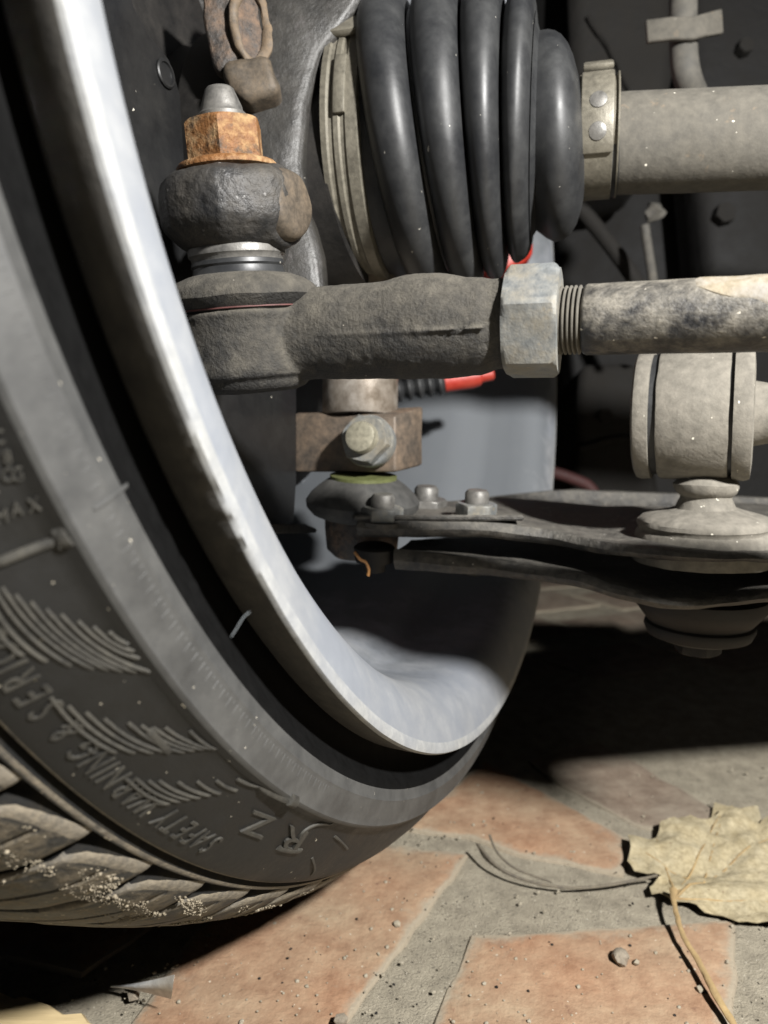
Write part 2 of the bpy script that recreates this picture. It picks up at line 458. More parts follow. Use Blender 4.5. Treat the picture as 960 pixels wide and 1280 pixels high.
# ================================================================== car wheel
CW = V((.0321, -.1379, .2989))
nW = D((.93054161, -.03439322, -.36456744)).normalized()
vW = (Vector((0, 0, 1)) - nW * nW.z).normalized()
WR = Matrix((nW, vW.cross(nW), vW)).transposed()
wheel = thing('car_wheel', 'black tyre on a scuffed silver wheel rim above the brick paving', 'wheel', CW, rot=WR)


def rev(prof, seg, t0=0., t1=360., close=True):
    v = []; n = len(prof); full = t1 - t0 >= 359.9; cnt = seg if full else seg + 1
    for k in range(cnt):
        th = math.radians(t0 + (t1 - t0) * k / seg); s, c = math.sin(th), math.cos(th)
        for a, r in prof: v.append(Vector((a, -r * s, -r * c)))
    f = []; fi = []
    for k in range(seg):
        k2 = (k + 1) % cnt
        for i in range(n - 1 + (1 if close else 0)):
            j = (i + 1) % n; f.append((k * n + i, k * n + j, k2 * n + j, k2 * n + i)); fi.append(i)
    if not full and close:
        f.append(tuple(range(n))); f.append(tuple((cnt - 1) * n + i for i in range(n))); fi += [0, 0]
    return v, f, fi


# rim: lip, flange, bead seat, drop centre, outer lip
RP = [(-.0125, .2192), (-.0100, .2214), (-.0040, .2221), (-.0012, .2223), (-.0002, .2218), (0, .2206), (-.0005, .2186), (-.0013, .2150),
      (-.0028, .2105), (-.0050, .2066), (-.0080, .2031), (-.0120, .2008), (-.0170, .1996), (-.0240, .1990), (-.0360, .1982), (-.0420, .1965), (-.0500, .1900),
      (-.0600, .1855), (-.0900, .1845), (-.1500, .1850), (-.1800, .1930), (-.1900, .2150), (-.1960, .2180), (-.1960, .2220), (-.1850, .2220),
      (-.1780, .2050), (-.1480, .1900), (-.0620, .1900), (-.0480, .2000), (-.0250, .2030), (-.0150, .2060)]
v, f, fi = rev(RP, 1080)
n_ = len(RP)
for k in range(1080):
    th = k / 3.0
    for i in range(2, 9):
        q = v[k * n_ + i]
        e = noise.noise(q * 120) * .00003 + noise.noise(q * 60) * .00004
        w_ = math.exp(-((th - 59.5) / 3.2) ** 2) * (1.0 if 3 <= i <= 6 else .3)      # kerb rash
        w_ += .12 * math.exp(-((th - 71) / 4) ** 2) * (1.0 if 3 <= i <= 6 else .2)
        e2 = w_ * (abs(noise.noise(q * 480)) * 1.5 + .1) * .0011
        rad = Vector((0, q.y, q.z)).normalized()
        v[k * n_ + i] = q - rad * (e2 + e) + Vector((-e2 * .7 + e, 0, 0))
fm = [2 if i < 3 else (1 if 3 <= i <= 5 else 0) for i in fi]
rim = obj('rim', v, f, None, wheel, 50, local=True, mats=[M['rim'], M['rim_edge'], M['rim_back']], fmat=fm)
at = rim.data.attributes.new('sand', 'FLOAT', 'POINT'); gr = []
for k in range(1080):          # brake dust inside the barrel, with weaker far-side light painted in as darker grey
    far_ = max(0, min(1, (abs(((k / 3.0 - 290 + 180) % 360) - 180) - 40) / -30 + 1.0))
    for a, r in RP: gr.append(max(0, min(1, (-a - .003) / .03)) * (.45 + .2 * far_) + .62 * far_ * max(0, min(1, (-a) / .004)))
at.data.foreach_set('value', gr)
for k in range(5):            # spokes on the outer face
    a0 = math.radians(72 * k + 20); mb = []
    for s, (rr, hw, x0, x1) in enumerate(((.03, .022, -.165, -.185), (.11, .018, -.160, -.186), (.186, .026, -.150, -.180))):
        rd = Vector((0, -math.sin(a0), -math.cos(a0))); tg = Vector((0, -math.cos(a0), math.sin(a0)))
        mb.append([rd * rr + tg * hw + Vector((x0, 0, 0)), rd * rr - tg * hw + Vector((x0, 0, 0)), rd * rr - tg * hw + Vector((x1, 0, 0)), rd * rr + tg * hw + Vector((x1, 0, 0))])
    obj('spoke', *bevelled(loft(mb), .003, 2), M['rim'], rim, 40, local=True)

# tyre
TP = [(-.0138, .2100), (-.0136, .2160), (-.0150, .2205), (-.0142, .2255), (-.0116, .2290), (-.0102, .2308), (-.0094, .2330), (-.0092, .2356), (-.0089, .2362), (-.0092, .2368),
      (-.0100, .2398), (-.0112, .2422), (-.0113, .2432), (-.0122, .2440), (-.0142, .2443), (-.0160, .2460), (-.0192, .2500), (-.0232, .2544), (-.0280, .2584), (-.0300, .2596), (-.0309, .2601),
      (-.0315, .2602), (-.0322, .2566), (-.0338, .2572), (-.0340, .2615), (-.0347, .2622), (-.0353, .2624), (-.0357, .2586), (-.0520, .2672), (-.0650, .2705), (-.0900, .2734), (-.1200, .2740),
      (-.1480, .2700), (-.1640, .2600), (-.1800, .2400), (-.1880, .2200), (-.1800, .2080), (-.1500, .2060), (-.1000, .2300), (-.0500, .2300), (-.0200, .2075)]
v, f, fi = rev(TP, 720)
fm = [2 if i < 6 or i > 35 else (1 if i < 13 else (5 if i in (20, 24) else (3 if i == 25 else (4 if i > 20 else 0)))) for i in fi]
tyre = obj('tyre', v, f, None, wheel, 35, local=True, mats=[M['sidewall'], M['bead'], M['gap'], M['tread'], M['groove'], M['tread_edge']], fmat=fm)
TBVH = BVHTree.FromPolygons([WR @ q + CW for q in v], f)
WINV = Matrix(WR).transposed()


def on_tyre(px, py):          # point and outward normal of the tyre where the photograph shows it
    d = D(((px - 480) / F, (py - 640) / F, 1.0)).normalized()
    hit, nrm, _, _ = TBVH.ray_cast(CAM, d)
    if hit is None: return None
    if nrm.dot(d) > 0: nrm = -nrm
    return WINV @ (hit - CW), WINV @ nrm


def rib(pts, w=.00036, h=.0006, name='sidewall_rib', material=None):
    """raised rubber ridge along pixels."""
    c = catmull([Vector((x, y, 0)) for x, y in pts], 4)
    s = [on_tyre(q.x, q.y) for q in c]
    s = [q for q in s if q]
    if len(s) < 2: return
    secs = []
    for i, (p, nn) in enumerate(s):
        d = (s[min(i + 1, len(s) - 1)][0] - s[max(i - 1, 0)][0]).normalized(); b = nn.cross(d).normalized()
        k = .5 if i in (0, len(s) - 1) else 1
        secs.append([p - nn * .0004 - b * w * 1.3, p + nn * h * k * .75 - b * w * .8, p + nn * h * k, p + nn * h * k * .75 + b * w * .8, p - nn * .0004 + b * w * 1.3])
    return obj(name, *loft(secs), material or M['letter'], tyre, 50, local=True)


def lerp2(a, b, t): return (a[0] + (b[0] - a[0]) * t, a[1] + (b[1] - a[1]) * t)


def fan(tops, bots, bend):
    for (a, b) in zip(tops, bots):
        m = lerp2(a, b, .5); L = math.hypot(b[0] - a[0], b[1] - a[1]); nx, ny = -(b[1] - a[1]) / L, (b[0] - a[0]) / L
        rib([a, lerp2(lerp2(a, b, .25), (lerp2(a, b, .25)[0] + nx, lerp2(a, b, .25)[1] + ny), bend * L * .75),
             (m[0] + nx * bend * L, m[1] + ny * bend * L), (lerp2(a, b, .75)[0] + nx * bend * L * .75, lerp2(a, b, .75)[1] + ny * bend * L * .75), b])


# three feathers of raised ribs
fan([(-12, 772), (-12, 752), (-10, 732), (2, 734), (19, 743), (38, 752), (57, 761), (76, 768), (97, 776), (116, 783), (136, 789)],
    [(29, 820), (58, 827), (88, 832), (116, 836), (135, 837), (152, 839), (170, 840), (187, 840), (174, 823), (168, 814), (161, 805)], .075)
fan([(63, 871), (85, 882), (107, 890), (130, 898), (160, 903), (176, 906), (191, 909), (206, 909), (237, 913)],
    [(145, 941), (168, 941), (191, 941), (206, 939), (230, 940), (243, 938), (256, 936), (266, 935), (270, 936)], .07)
fan([(156, 971), (170, 973), (185, 975), (198, 975), (222, 977), (246, 976), (270, 975), (296, 973)],
    [(211, 1005), (225, 1002), (237, 999), (250, 997), (263, 994), (275, 992), (296, 988), (324, 982)], .07)
rib([(110, 936), (120, 941)]); rib([(190, 1002), (212, 1004)]); rib([(175, 989), (190, 998)])
rib([(185, 912), (197, 924), (212, 940)], .0008, .0008)
rib([(-10, 706), (30, 690), (76, 673)], .0007, .0009); rib([(66, 676), (86, 671)], .0016, .0012, 'moulding_pip')
rib([(322, 982), (345, 994), (362, 1002)], .0006, .0009); rib([(360, 999), (364, 1001), (369, 1003)], .0012, .0014, 'moulding_pip')


def text_mesh(s, size=1.0):
    cu = bpy.data.curves.new('scratch_text', 'FONT'); cu.body = s; cu.size = size; cu.extrude = .05; cu.resolution_u = 3
    o = bpy.data.objects.new('scratch_text', cu); COL.objects.link(o)
    dg = bpy.context.evaluated_depsgraph_get(); me = bpy.data.meshes.new_from_object(o.evaluated_get(dg))
    vs = [q.co.copy() for q in me.vertices]; fs = [tuple(p.vertices) for p in me.polygons]
    bpy.data.objects.remove(o); bpy.data.curves.remove(cu); bpy.data.meshes.remove(me)
    return vs, fs


def letter(ch, org, xd, yd, h=.0006):
    """a raised character laid on the sidewall: pixel origin, pixel vectors for its width and height."""
    vs, fs = text_mesh(ch)
    h *= .75
    out = []
    for q in vs:
        x = org[0] + xd[0] * q.x + yd[0] * q.y; y = org[1] + xd[1] * q.x + yd[1] * q.y
        s = on_tyre(x, y)
        if s is None: return None
        out.append(s[0] + s[1] * (h if q.z > 0 else -.0003))
    return obj('raised_letter', out, fs, M['letter'], tyre, None, local=True)


def circ_px(a, r, th):        # pixel of a point of the wheel
    t = math.radians(th); p = WR @ Vector((a, -r * math.sin(t), -r * math.cos(t))) + CW - CAM
    X, Y, Z = p.dot(AX), p.dot(AY), p.dot(AZ); return 480 + F * X / Z, 640 + F * Y / Z


adv = {'I': .32, 'W': .95, 'N': .78, 'G': .78, 'M': .9, ' ': .4, '&': .8}
th = min((k * .1 for k in range(150, 600)), key=lambda t: math.dist(circ_px(-.0240, .2552, t), (272, 1058)))
for ch in 'SAFETY WARNING & SERIOUS INJURY':
    wd = adv.get(ch, .70) * 1.15
    if ch != ' ':
        o_ = circ_px(-.0262, .2570, th); x_ = circ_px(-.0262, .2570, th + 1.06); y_ = circ_px(-.0300, .2595, th)
        y0 = circ_px(-.0232, .2544, th)
        if o_[0] < -40: break
        letter(ch, y0, (x_[0] - o_[0], x_[1] - o_[1]), ((y_[0] - y0[0]) * 1.0, (y_[1] - y0[1]) * 1.0), .00055)
    th += wd * 1.06
for ch, o_ in zip('RZ', ((388, 1040), (345, 1022))):
    letter(ch, o_, (-44, -16 if ch in 'ZR' else -2), (-26, 38), .0008)
for ch, o_ in zip('MAX', ((-6, 655), (14, 645), (36, 640))): letter(ch, o_, (22, -6), (-4, -24), .0008)
for ch, o_ in zip('CG8C', ((2, 603), (15, 602), (5, 580), (-8, 556))): letter(ch, o_, (22, -6), (-4, -24), .0008)

rib([(347, 1059), (360, 1062), (376, 1063)], .0007, .0009); rib([(372, 1054), (378, 1040), (396, 1030), (416, 1029)], .0005, .0006); rib([(390, 1072), (393, 1085), (389, 1093)], .0004, .0005); rib([(418, 1045), (426, 1052), (434, 1061)], .0004, .0006)
# knurl on the bead ring: countless fine ticks, one mesh
mb = MB()
for k in range(150):
    th = math.radians(38 + k * .36); s, c = math.sin(th), math.cos(th); e = .0014
    rad = Vector((0, -s, -c)); tg = Vector((0, -c, s))
    L_ = .0020 if k % 2 else .0015
    p0 = rad * .2371 + Vector((-.0094, 0, 0)); p1 = rad * (.2371 + L_) + Vector((-.0100, 0, 0))
    mb.add(loft([[p0 - tg * .00025, p0 + Vector((.00022, 0, 0)), p0 + tg * .00025], [p1 - tg * .00025, p1 + Vector((.00022, 0, 0)), p1 + tg * .00025]]))
tk = mb.build('knurled_ticks', M['bead'], tyre, None, local=True); tk['kind'] = 'stuff'
rib([(117, 637), (138, 622), (159, 606)], .0004, .0004, 'mould_line', M['bead'])

# tread blocks: swept lugs with a curved groove between them
PITCHDEG = 5.0
TR_A = [-.150, -.120, -.090, -.065, -.052, -.0455, -.0405, -.0385, -.0356]; TR_R = [.2770, .2790, .2784, .2755, .2722, .2696, .2664, .2650, .2628]


def tread_r(a): return float(np.interp(a, TR_A, TR_R))


def lug():
    cols = [0, .05, .14, .3, .46, .5, .54, .66, .78, .87, .94, .98, 1.0]; nT = len(cols)
    rows = [0, .012, .03, .06, .10, .15, .2, .27, .35, .45, .56, .68, .8, .9, 1]; n = len(rows); top = []; bot = []; f = []; fm_ = []
    for i, q in enumerate(rows):
        for j, c in enumerate(cols):
            ae = float(np.interp(c, [0, .25, .6, .8, .92, 1], [-.0356, -.0363, -.0376, -.0388, -.0404, -.0430]))
            a = ae + (-.106 - ae) * q
            th = math.radians(.22 + 4.5 * c - 1.5 * q * q); h = .0003 * math.sin(math.pi * c)
            if j in (0, nT - 1): h -= .0010
            if i == 0: h -= .0009
            if j in (1, nT - 2) or i == 1: h -= .0002
            if j == 5 and i > 2: h -= .0013                                   # sipe
            if 3 <= i <= 5 and c > .5: h -= .0004 * (c - .5)                       # stepped flank
            h += noise.noise(Vector((a * 300, th * 90, 0))) * .0004
            r = tread_r(a) + h; r2 = tread_r(a) - .0062
            top.append(Vector((a, -r * math.sin(th), -r * math.cos(th)))); bot.append(Vector((a, -r2 * math.sin(th), -r2 * math.cos(th))))
    v = top + bot; B = n * nT
    for i in range(n - 1):
        for j in range(nT - 1):
            k = i * nT + j; f.append((k, k + 1, k + nT + 1, k + nT)); fm_.append(1 if (i < 2 or j in (0, nT - 2, nT - 3)) and i < 8 else 0)
    edge = [j for j in range(nT)] + [i * nT + nT - 1 for i in range(1, n)] + [(n - 1) * nT + j for j in range(nT - 2, -1, -1)] + [i * nT for i in range(n - 2, 0, -1)]
    for i, e in enumerate(edge):
        g = edge[(i + 1) % len(edge)]; f.append((e, g, g + B, e + B)); fm_.append(2)
    return v, f, fm_


lv, lf, lm = lug(); proto = None; rest = MB()
for k in range(72):
    a_ = k * PITCHDEG + 3.0
    if a_ <= 58 or a_ >= 335:
        if proto is None:
            proto = obj('tread_block', lv, lf, None, tyre, 40, local=True, mats=[M['tread'], M['tread_edge'], M['groove']], fmat=lm); o = proto
        else:
            o = proto.copy(); COL.objects.link(o); o.parent = tyre
        o.rotation_euler = (-math.radians(a_), 0, 0)
    else:
        R_ = Matrix.Rotation(-math.radians(a_), 3, 'X'); rest.add(([R_ @ q for q in lv], lf))
t_ = rest.build('tread', M['tread'], tyre, 40, local=True); t_['kind'] = 'stuff'
# grit caked on the shoulder
mb = MB(); rg = random.Random(3)
for k in range(5200):
    th = rg.gauss(36, 11); a = -.040 - abs(rg.gauss(0, .008))
    clump = noise.noise(Vector((th * .35, a * 180, 0)))
    if clump < .08: continue
    r = tread_r(a) + .0001; t = math.radians(th)
    s_ = rg.uniform(.00010, .00030) * (1.0 if rg.random() < .95 else 2.0)
    mb.add(rock(Vector((a, -r * math.sin(t), -r * math.cos(t))), s_, 0 if s_ < .0006 else 1, .9, k))
g_ = mb.build('tread_grit', M['tread_dirt'], tyre, None, local=True); g_['kind'] = 'stuff'

# ================================================================== brake behind the wheel face


def onplane(px, py, a):        # point of the plane parallel to the wheel, a along its axle
    d = D(((px - 480) / F, (py - 640) / F, 1.0)); t = (CW + nW * a - CAM).dot(nW) / d.dot(nW); return CAM + d * t


brake = thing('brake_disc', 'dark iron brake disc deep inside the silver rim', 'brake disc', CW - nW * .10)
obj('disc', *lathe(CW - nW * .112, nW, [(0, .05), (0, .128), (.001, .13), (.009, .13), (.010, .128), (.010, .05)], 96), M['iron'], brake)
obj('hub', *lathe(CW - nW * .160, nW, [(0, .06), (.045, .066), (.055, .064), (.075, .05), (.12, .047)], 64), M['iron'], brake)

shield = thing('dust_shield', 'smooth black brake dust shield with a small oval hole behind the bright rim lip', 'dust shield', onplane(300, 400, -.075))
pl = [(150, -60), (168, 8), (186, 42), (212, 74), (226, 118), (231, 200), (236, 320), (300, 400), (371, 470), (371, 600), (368, 652), (335, 662), (250, 668), (120, 600), (40, 300), (40, -60)]
sv = prism([onplane(x, y, -.075) for x, y in pl], -nW * .003)
obj('shield_plate', *bevelled(sv, .0008, 2), M['plate'], shield)
obj('lower_flange', *bevelled(prism([onplane(x, y, -.074) for x, y in ((318, 656), (372, 655), (386, 661), (386, 666), (316, 668))], nW * .004), .0006, 1), M['casting'], shield)
hc = onplane(207, 92, -.0745)
obj('shield_hole', *lathe(hc, nW, [(-.002, .0042), (.0003, .0044), (.0007, .0040), (.0007, .0034), (.0001, .0032)], 24), M['plate'], shield)
cpr = thing('brake_caliper', 'red brake caliper hidden behind the ribbed rubber boot', 'brake caliper', P(580, 250, .42))
sv = prism([P(x, y, .42) for x, y in ((480, 100), (560, 84), (640, 90), (664, 200), (668, 318), (640, 338), (606, 346), (592, 310), (500, 260))], AZ * .035)
obj('caliper_body', *bevelled(sv, .004, 3), M['red'], cpr)
obj('guide_pin', *lathe(P(553, 478, .41), P(614, 468, .41) - P(553, 478, .41), [(0, .004), (.001, .0055), (.016, .0058), (.020, .005), (.021, .0035), (.027, .0033), (.028, .002)], 32), M['red'], cpr)
bel = [(0, .004)]
for k in range(5): bel += [(.002 + k * .0055, .0042), (.0045 + k * .0055, .0066), (.0055 + k * .0055, .0066)]
obj('pin_bellows', *lathe(P(487, 489, .41), P(556, 478, .41) - P(487, 489, .41), bel + [(.0305, .004)], 32), M['boot'], cpr)

# ================================================================== steering knuckle
kn = thing('steering_knuckle', 'grey iron steering knuckle with a forged eye under the rusty nut', 'knuckle', P(340, 340, .29))
pl = [(296, -70), (500, -70), (452, 12), (412, 70), (392, 135), (387, 200), (394, 262), (410, 318), (420, 400), (330, 400), (306, 330), (300, 200), (286, 108), (280, 30)]
sv = prism([P(x, y, .268) for x, y in pl], (AZ * .93 - AX * .2) * .05)
obj('knuckle_body', *bevelled(sv, .007, 4, 2, .0014, 45), M['casting'], kn, 70)
# rusty lug above the stud
sv = prism([P(x, y, .262) for x, y in ((248, -40), (304, -40), (303, 40), (298, 78), (270, 90), (260, 64), (252, 20))], AZ * .012 + AX * .002)
obj('rusty_lug', *bevelled(sv, .0022, 3, 2, .0009, 160), M['rust_dark'], kn)
lp = [P(314 + 21 * math.cos(t * math.pi / 7) + 5 * math.sin(t * math.pi / 7), 32 + 46 * math.sin(t * math.pi / 7), .264 + .004 * math.cos(t * math.pi / 7)) for t in range(14)]
obj('lug_loop', *tube(lp + [lp[0]], .0017, 10, 6, .8, .0011, 160), M['brown_loop'], kn)
obj('loop_web', *bevelled(prism([q + AZ * .0015 for q in lp], AZ * .006), .0005, 1, 1, .0005, 200), M['rust_dark'], kn)
obj('loop_foot', *bevelled(prism([P(x, y, .259) for x, y in ((276, 78), (300, 70), (336, 66), (350, 112), (306, 130), (282, 106))], AZ * .03), .003, 3, 1, .0012, 120), M['boss'], kn)

# ball-joint stud axis of the tie-rod end
ZT = .213
PX = ZT / F
up_t = D((-.070, -.974, -.215)).normalized()        # stud direction, leaning a little


def axis_pt(py):               # point of the stud axis seen at photograph height py
    base = P(309, 440, ZT); lo_, hi_ = -.06, .2
    for _ in range(40):
        m = (lo_ + hi_) / 2; c = base + up_t * m - CAM
        if 640 + F * c.dot(AY) / c.dot(AZ) > py: lo_ = m
        else: hi_ = m
    return base + up_t * lo_


def kpx(p): return (p - CAM).dot(AZ) / F


def stud(prof, seg=64, wob=0, **k):   # prof: (py, radius px)
    rm = max(r for _, r in prof); sh = lambda y: y + rm * float(np.interp(y, [100, 490], [.22, .02]))   # the near edge is what one sees
    o = axis_pt(sh(prof[0][0])); pr = []
    for y, r in prof:
        q = axis_pt(sh(y)); pr.append(((q - o).dot(up_t), r * kpx(q)))
    return lathe(o, up_t, pr, seg, wob=wob, **k)


eye = MB()
ev, ef = stud([(303, 50), (302, 58), (297, 66), (288, 76), (276, 86), (266, 90), (244, 91), (224, 90), (214, 86), (207, 78), (203, 66), (202, 40)], 72, .0004, wscale=150)
for i_, q in enumerate(ev):      # hammered flats of the forging
    m_ = (i_ % 72) % 9; c_ = axis_pt(250); d_ = q - c_; d_ = d_ - up_t * d_.dot(up_t)
    q -= d_ * (.035 * (1 - abs(m_ - 4.5) / 4.5) ** .7)
eye.add((ev, ef))
ep = axis_pt(262)
lugd = (AX * .88 - AZ * .47 + AY * .03).normalized()
lugf = P(371, 254, .1985)
lug_vf = lathe(lugf - lugd * .018, lugd, [(0, .0105), (.012, .0098), (.0158, .0088), (.0174, .0079), (.0180, .0066), (.0181, .003)], 48, wob=.0003, wscale=200)
eye.add(tube([ep, ep + AZ * .03 - AX * .002, P(325, 250, .295)], [.012, .012, .016], 20, 5, wob=.0006))
eo = obj('arm_eye', *fused([(eye.v, eye.f), lathe(lugf - lugd * .0185, lugd, [(0, .0115), (.010, .0112), (.0145, .0102), (.0152, .0090)], 40)], .0006, 2, .00016, 300), M['knuckle'], kn, 70)
obj('eye_boss', *lug_vf, M['boss'], eo, 70)
# lower column and pinch clamp
obj('lower_column', *lathe(P(450, 520, .322), P(452, 330, .322) - P(450, 520, .322), [(0, .0152), (.001, .0158), (.02, .0158), (.055, .0155), (.062, .014), (.0625, .005)], 48), M['brown_steel'], kn)
cz = [(368, .320), (494, .303), (528, .322), (500, .352), (380, .352)]
lo = [P(x, 590 if i < 2 else 582, z) for i, (x, z) in enumerate(cz)]; hi = [P(x, [517, 519, 508, 515, 515][i], z) for i, (x, z) in enumerate(cz)]
n = 5; vf = (lo + hi, [tuple(range(n)), tuple(range(2 * n - 1, n - 1, -1))] + [(i, (i + 1) % n, n + (i + 1) % n, n + i) for i in range(n)])
obj('pinch_clamp', *bevelled(vf, .0012, 2, 1, .0004, 150), M['clamp_iron'], kn)
bd = (-AZ * .9 - AX * .32 - AY * .1).normalized(); bo = P(462, 552, .302)
cl = obj('clamp_nut', *hexprism(bo + bd * .001, bd, .0100, .006, AX * .3 + AY), M['zinc'], kn)
obj('pinch_bolt', *lathe(bo + bd * .004, bd, [(0, .0062), (.0055, .0062), (.0068, .0058), (.0072, .0048), (.0072, .001)], 32), M['zinc_bolt'], cl)
obj('clamp_washer', *lathe(bo - bd * .004, bd, [(0, .0098), (.0058, .0104), (.0064, .0100), (.0064, .005)], 40), M['zinc'], cl)

# ================================================================== tie rod
tr = thing('tie_rod', 'dusty steering tie rod with hexagon lock nut and rusty stud nut', 'tie rod', axis_pt(470))
obj('stud_tip', *stud([(150, 30), (138, 30), (136, 28), (134, 26.5), (129, 26), (112, 20), (106, 18), (103, 15), (102.5, 5)], 40), M['steel'], tr)
hexo = axis_pt(207)
obj('stud_nut', *hexprism(hexo, up_t, 50 * kpx(hexo), (axis_pt(153) - hexo).length, -AZ + AX * .03, .09), M['rust'], tr)
obj('nut_flange', *stud([(207, 58), (204, 63), (200, 63), (196, 60), (193, 52), (192, 40)], 56), M['rust'], tr)
obj('stud_collar', *stud([(322, 56), (317, 57), (314, 60), (306, 60), (301, 57), (300, 40)], 56), M['steel'], tr)
obj('boot_neck', *stud([(342, 60), (336, 57), (330, 56), (327, 58), (322, 57), (319, 52), (318, 30)], 56, .0002), M['boot'], tr)
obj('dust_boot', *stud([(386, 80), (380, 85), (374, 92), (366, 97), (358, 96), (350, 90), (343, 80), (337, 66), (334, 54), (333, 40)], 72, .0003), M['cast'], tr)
obj('boot_ring', *stud([(382.5, 84), (382, 86.3), (380.5, 86.3), (380, 84)], 72), M['pink'], tr)
hs = MB()
hs.add(stud([(488, 30), (487, 58), (482, 70), (476, 74), (469, 76), (467, 82), (458, 84), (440, 84), (410, 84), (396, 85), (390, 87), (385, 86), (383, 70)], 72, .0003))


def zr(px):                    # the rod comes nearer to the right
    return .213 - (px - 309) * (.213 - .176) / (960 - 309)


secs = []
AR = [(300, 436, 30), (318, 434, 44), (345, 429, 50), (372, 422, 54), (398, 417, 55.5), (425, 416, 57), (455, 415, 58), (482, 413.5, 60), (500, 411, 62.5), (520, 409, 64), (548, 408, 64.5), (566, 408.5, 63), (584, 409, 60.5), (604, 408, 59), (618, 406, 55), (634, 404, 56)]
axd = (P(634, 404, zr(634)) - P(345, 425, zr(345))).normalized()
a_, u_, w_ = frame(axd)
ARc = catmull([Vector(x) for x in AR], 5)
for q in ARc:
    z = zr(q.x); c = P(q.x, q.y, z); r = q.z * z / F; ring = []
    for k in range(56):
        t = 2 * math.pi * k / 56; p = c + (u_ * math.cos(t) + w_ * math.sin(t) * .97) * r
        p += (p - c).normalized() * noise.noise(p * 130) * .0002
        ring.append(p)
    secs.append(ring)
rib_ = tube([P(400, 419, zr(400) - .0118), P(480, 416, zr(480) - .0126), P(560, 412, zr(560) - .0132), P(606, 410, zr(606) - .0118)], .0004, 8)               # parting line
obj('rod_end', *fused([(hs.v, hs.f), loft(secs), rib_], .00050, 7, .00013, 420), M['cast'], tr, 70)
n0 = P(634, 404, zr(634)); n1 = P(700, 402, zr(700)); nd = (n1 - n0)
obj('lock_nut', *bevelled(hexprism(n0, nd, 71 * zr(665) / F, nd.length, -AZ - AY * .06, .10), 0, 0), M['zinc'], tr, 30)
r0 = P(668, 402, zr(668)); r1 = P(1250, 382, zr(1250)); rd = (r1 - r0).normalized()
z7 = zr(710); prof = [(0, 36 * z7 / F)]
t0 = (P(700, 400, zr(700)) - r0).length; t1 = (P(729, 399, zr(729)) - r0).length
for k in range(5):
    b = t0 + (t1 - t0) * k / 5; s = (t1 - t0) / 5
    prof += [(b, 36.5 * z7 / F), (b + s * .3, 42 * z7 / F), (b + s * .55, 42 * z7 / F), (b + s * .85, 36.5 * z7 / F)]
prof += [(t1 + .0001, 36 * z7 / F)]
obj('rod_thread', *lathe(r0, rd, prof, 48), M['dust_metal'], tr, 60)
rr = 43.5 * zr(740) / F
rt = lathe(r0, rd, [(t1, rr * .86), (t1 + .0003, rr * .95), (t1 + .001, rr)] + [(t1 + .004 + k * .006, rr) for k in range(22)], 64, wob=.00015, wscale=200)
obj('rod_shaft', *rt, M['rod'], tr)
# chalky bare patch, a scab proud of the paint
a_, u_, w_ = frame(rd)
v = []; f = []; nx_, nt_ = 40, 14
for i in range(nx_ + 1):
    s = i / nx_; t = (P(862, 372, zr(862)) - r0).length + s * .06
    for j in range(nt_ + 1):
        e = j / nt_; ang = math.radians(8 + e * (88 * min(1, .45 + s * 2.0 + .25 * noise.noise(Vector((s * 7, 3.1, 0))))))
        thick = .00022 * (1 if 0 < j < nt_ and i > 0 else -1.2) + noise.noise(Vector((s * 9, e * 4, 0))) * .00016 - .0001 * (abs(e - .5) * 2) ** 2
        v.append(r0 + rd * t + (u_ * math.cos(ang) - w_ * math.sin(ang) * (1 if w_.dot(AZ) > 0 else -1)) * (rr + thick))
for i in range(nx_):
    for j in range(nt_):
        k = i * (nt_ + 1) + j; f.append((k, k + 1, k + nt_ + 2, k + nt_ + 1))
obj('bare_patch', v, f, M['rod_bare'], tr)

# ================================================================== drive shaft with bellows boot
A0 = P(436, 206, .315); B0 = P(745, 178, .291)
ad = (B0 - A0).normalized()
ds = thing('drive_shaft', 'grey drive shaft ending in a black ribbed rubber boot between two band clamps', 'drive shaft', B0)
Ltot = (B0 - A0).length


def T(px):                     # distance along the boot's axis for a pixel column
    lo_, hi_ = -.05, .5
    for _ in range(40):
        m = (lo_ + hi_) / 2; c = A0 + ad * m - CAM
        if 480 + F * c.dot(AX) / c.dot(AZ) < px: lo_ = m
        else: hi_ = m
    return lo_


mm = .305 / F
# each station: pixel centre, lean of its ring (degrees), radius px
ST = [(430, 202, 8), (470, 196, 8), (510, 190, 8), (572, 182, 5), (618, 172, 1), (657, 163, -3), (695, 178, 0), (727, 179, 3), (770, 178, 3)]
sx = [q[0] for q in ST]


def ring_at(px, r, seg=128):
    cy = float(np.interp(px, sx, [q[1] for q in ST])); ln = math.radians(float(np.interp(px, sx, [q[2] for q in ST])))
    z = .3155 - (px - 430) * (.0245 / 315)
    c = P(px, cy, z)
    ax_ = (AX * math.cos(ln) - AY * math.sin(ln) - AZ * .22).normalized()
    a_, u_, w_ = frame(ax_)
    return [c + (u_ * math.cos(2 * math.pi * k / seg) + w_ * math.sin(2 * math.pi * k / seg)) * (r * mm * (1 + noise.noise(c * 60 + u_ * math.cos(2 * math.pi * k / seg) * 1.2) * .006)) for k in range(seg)]


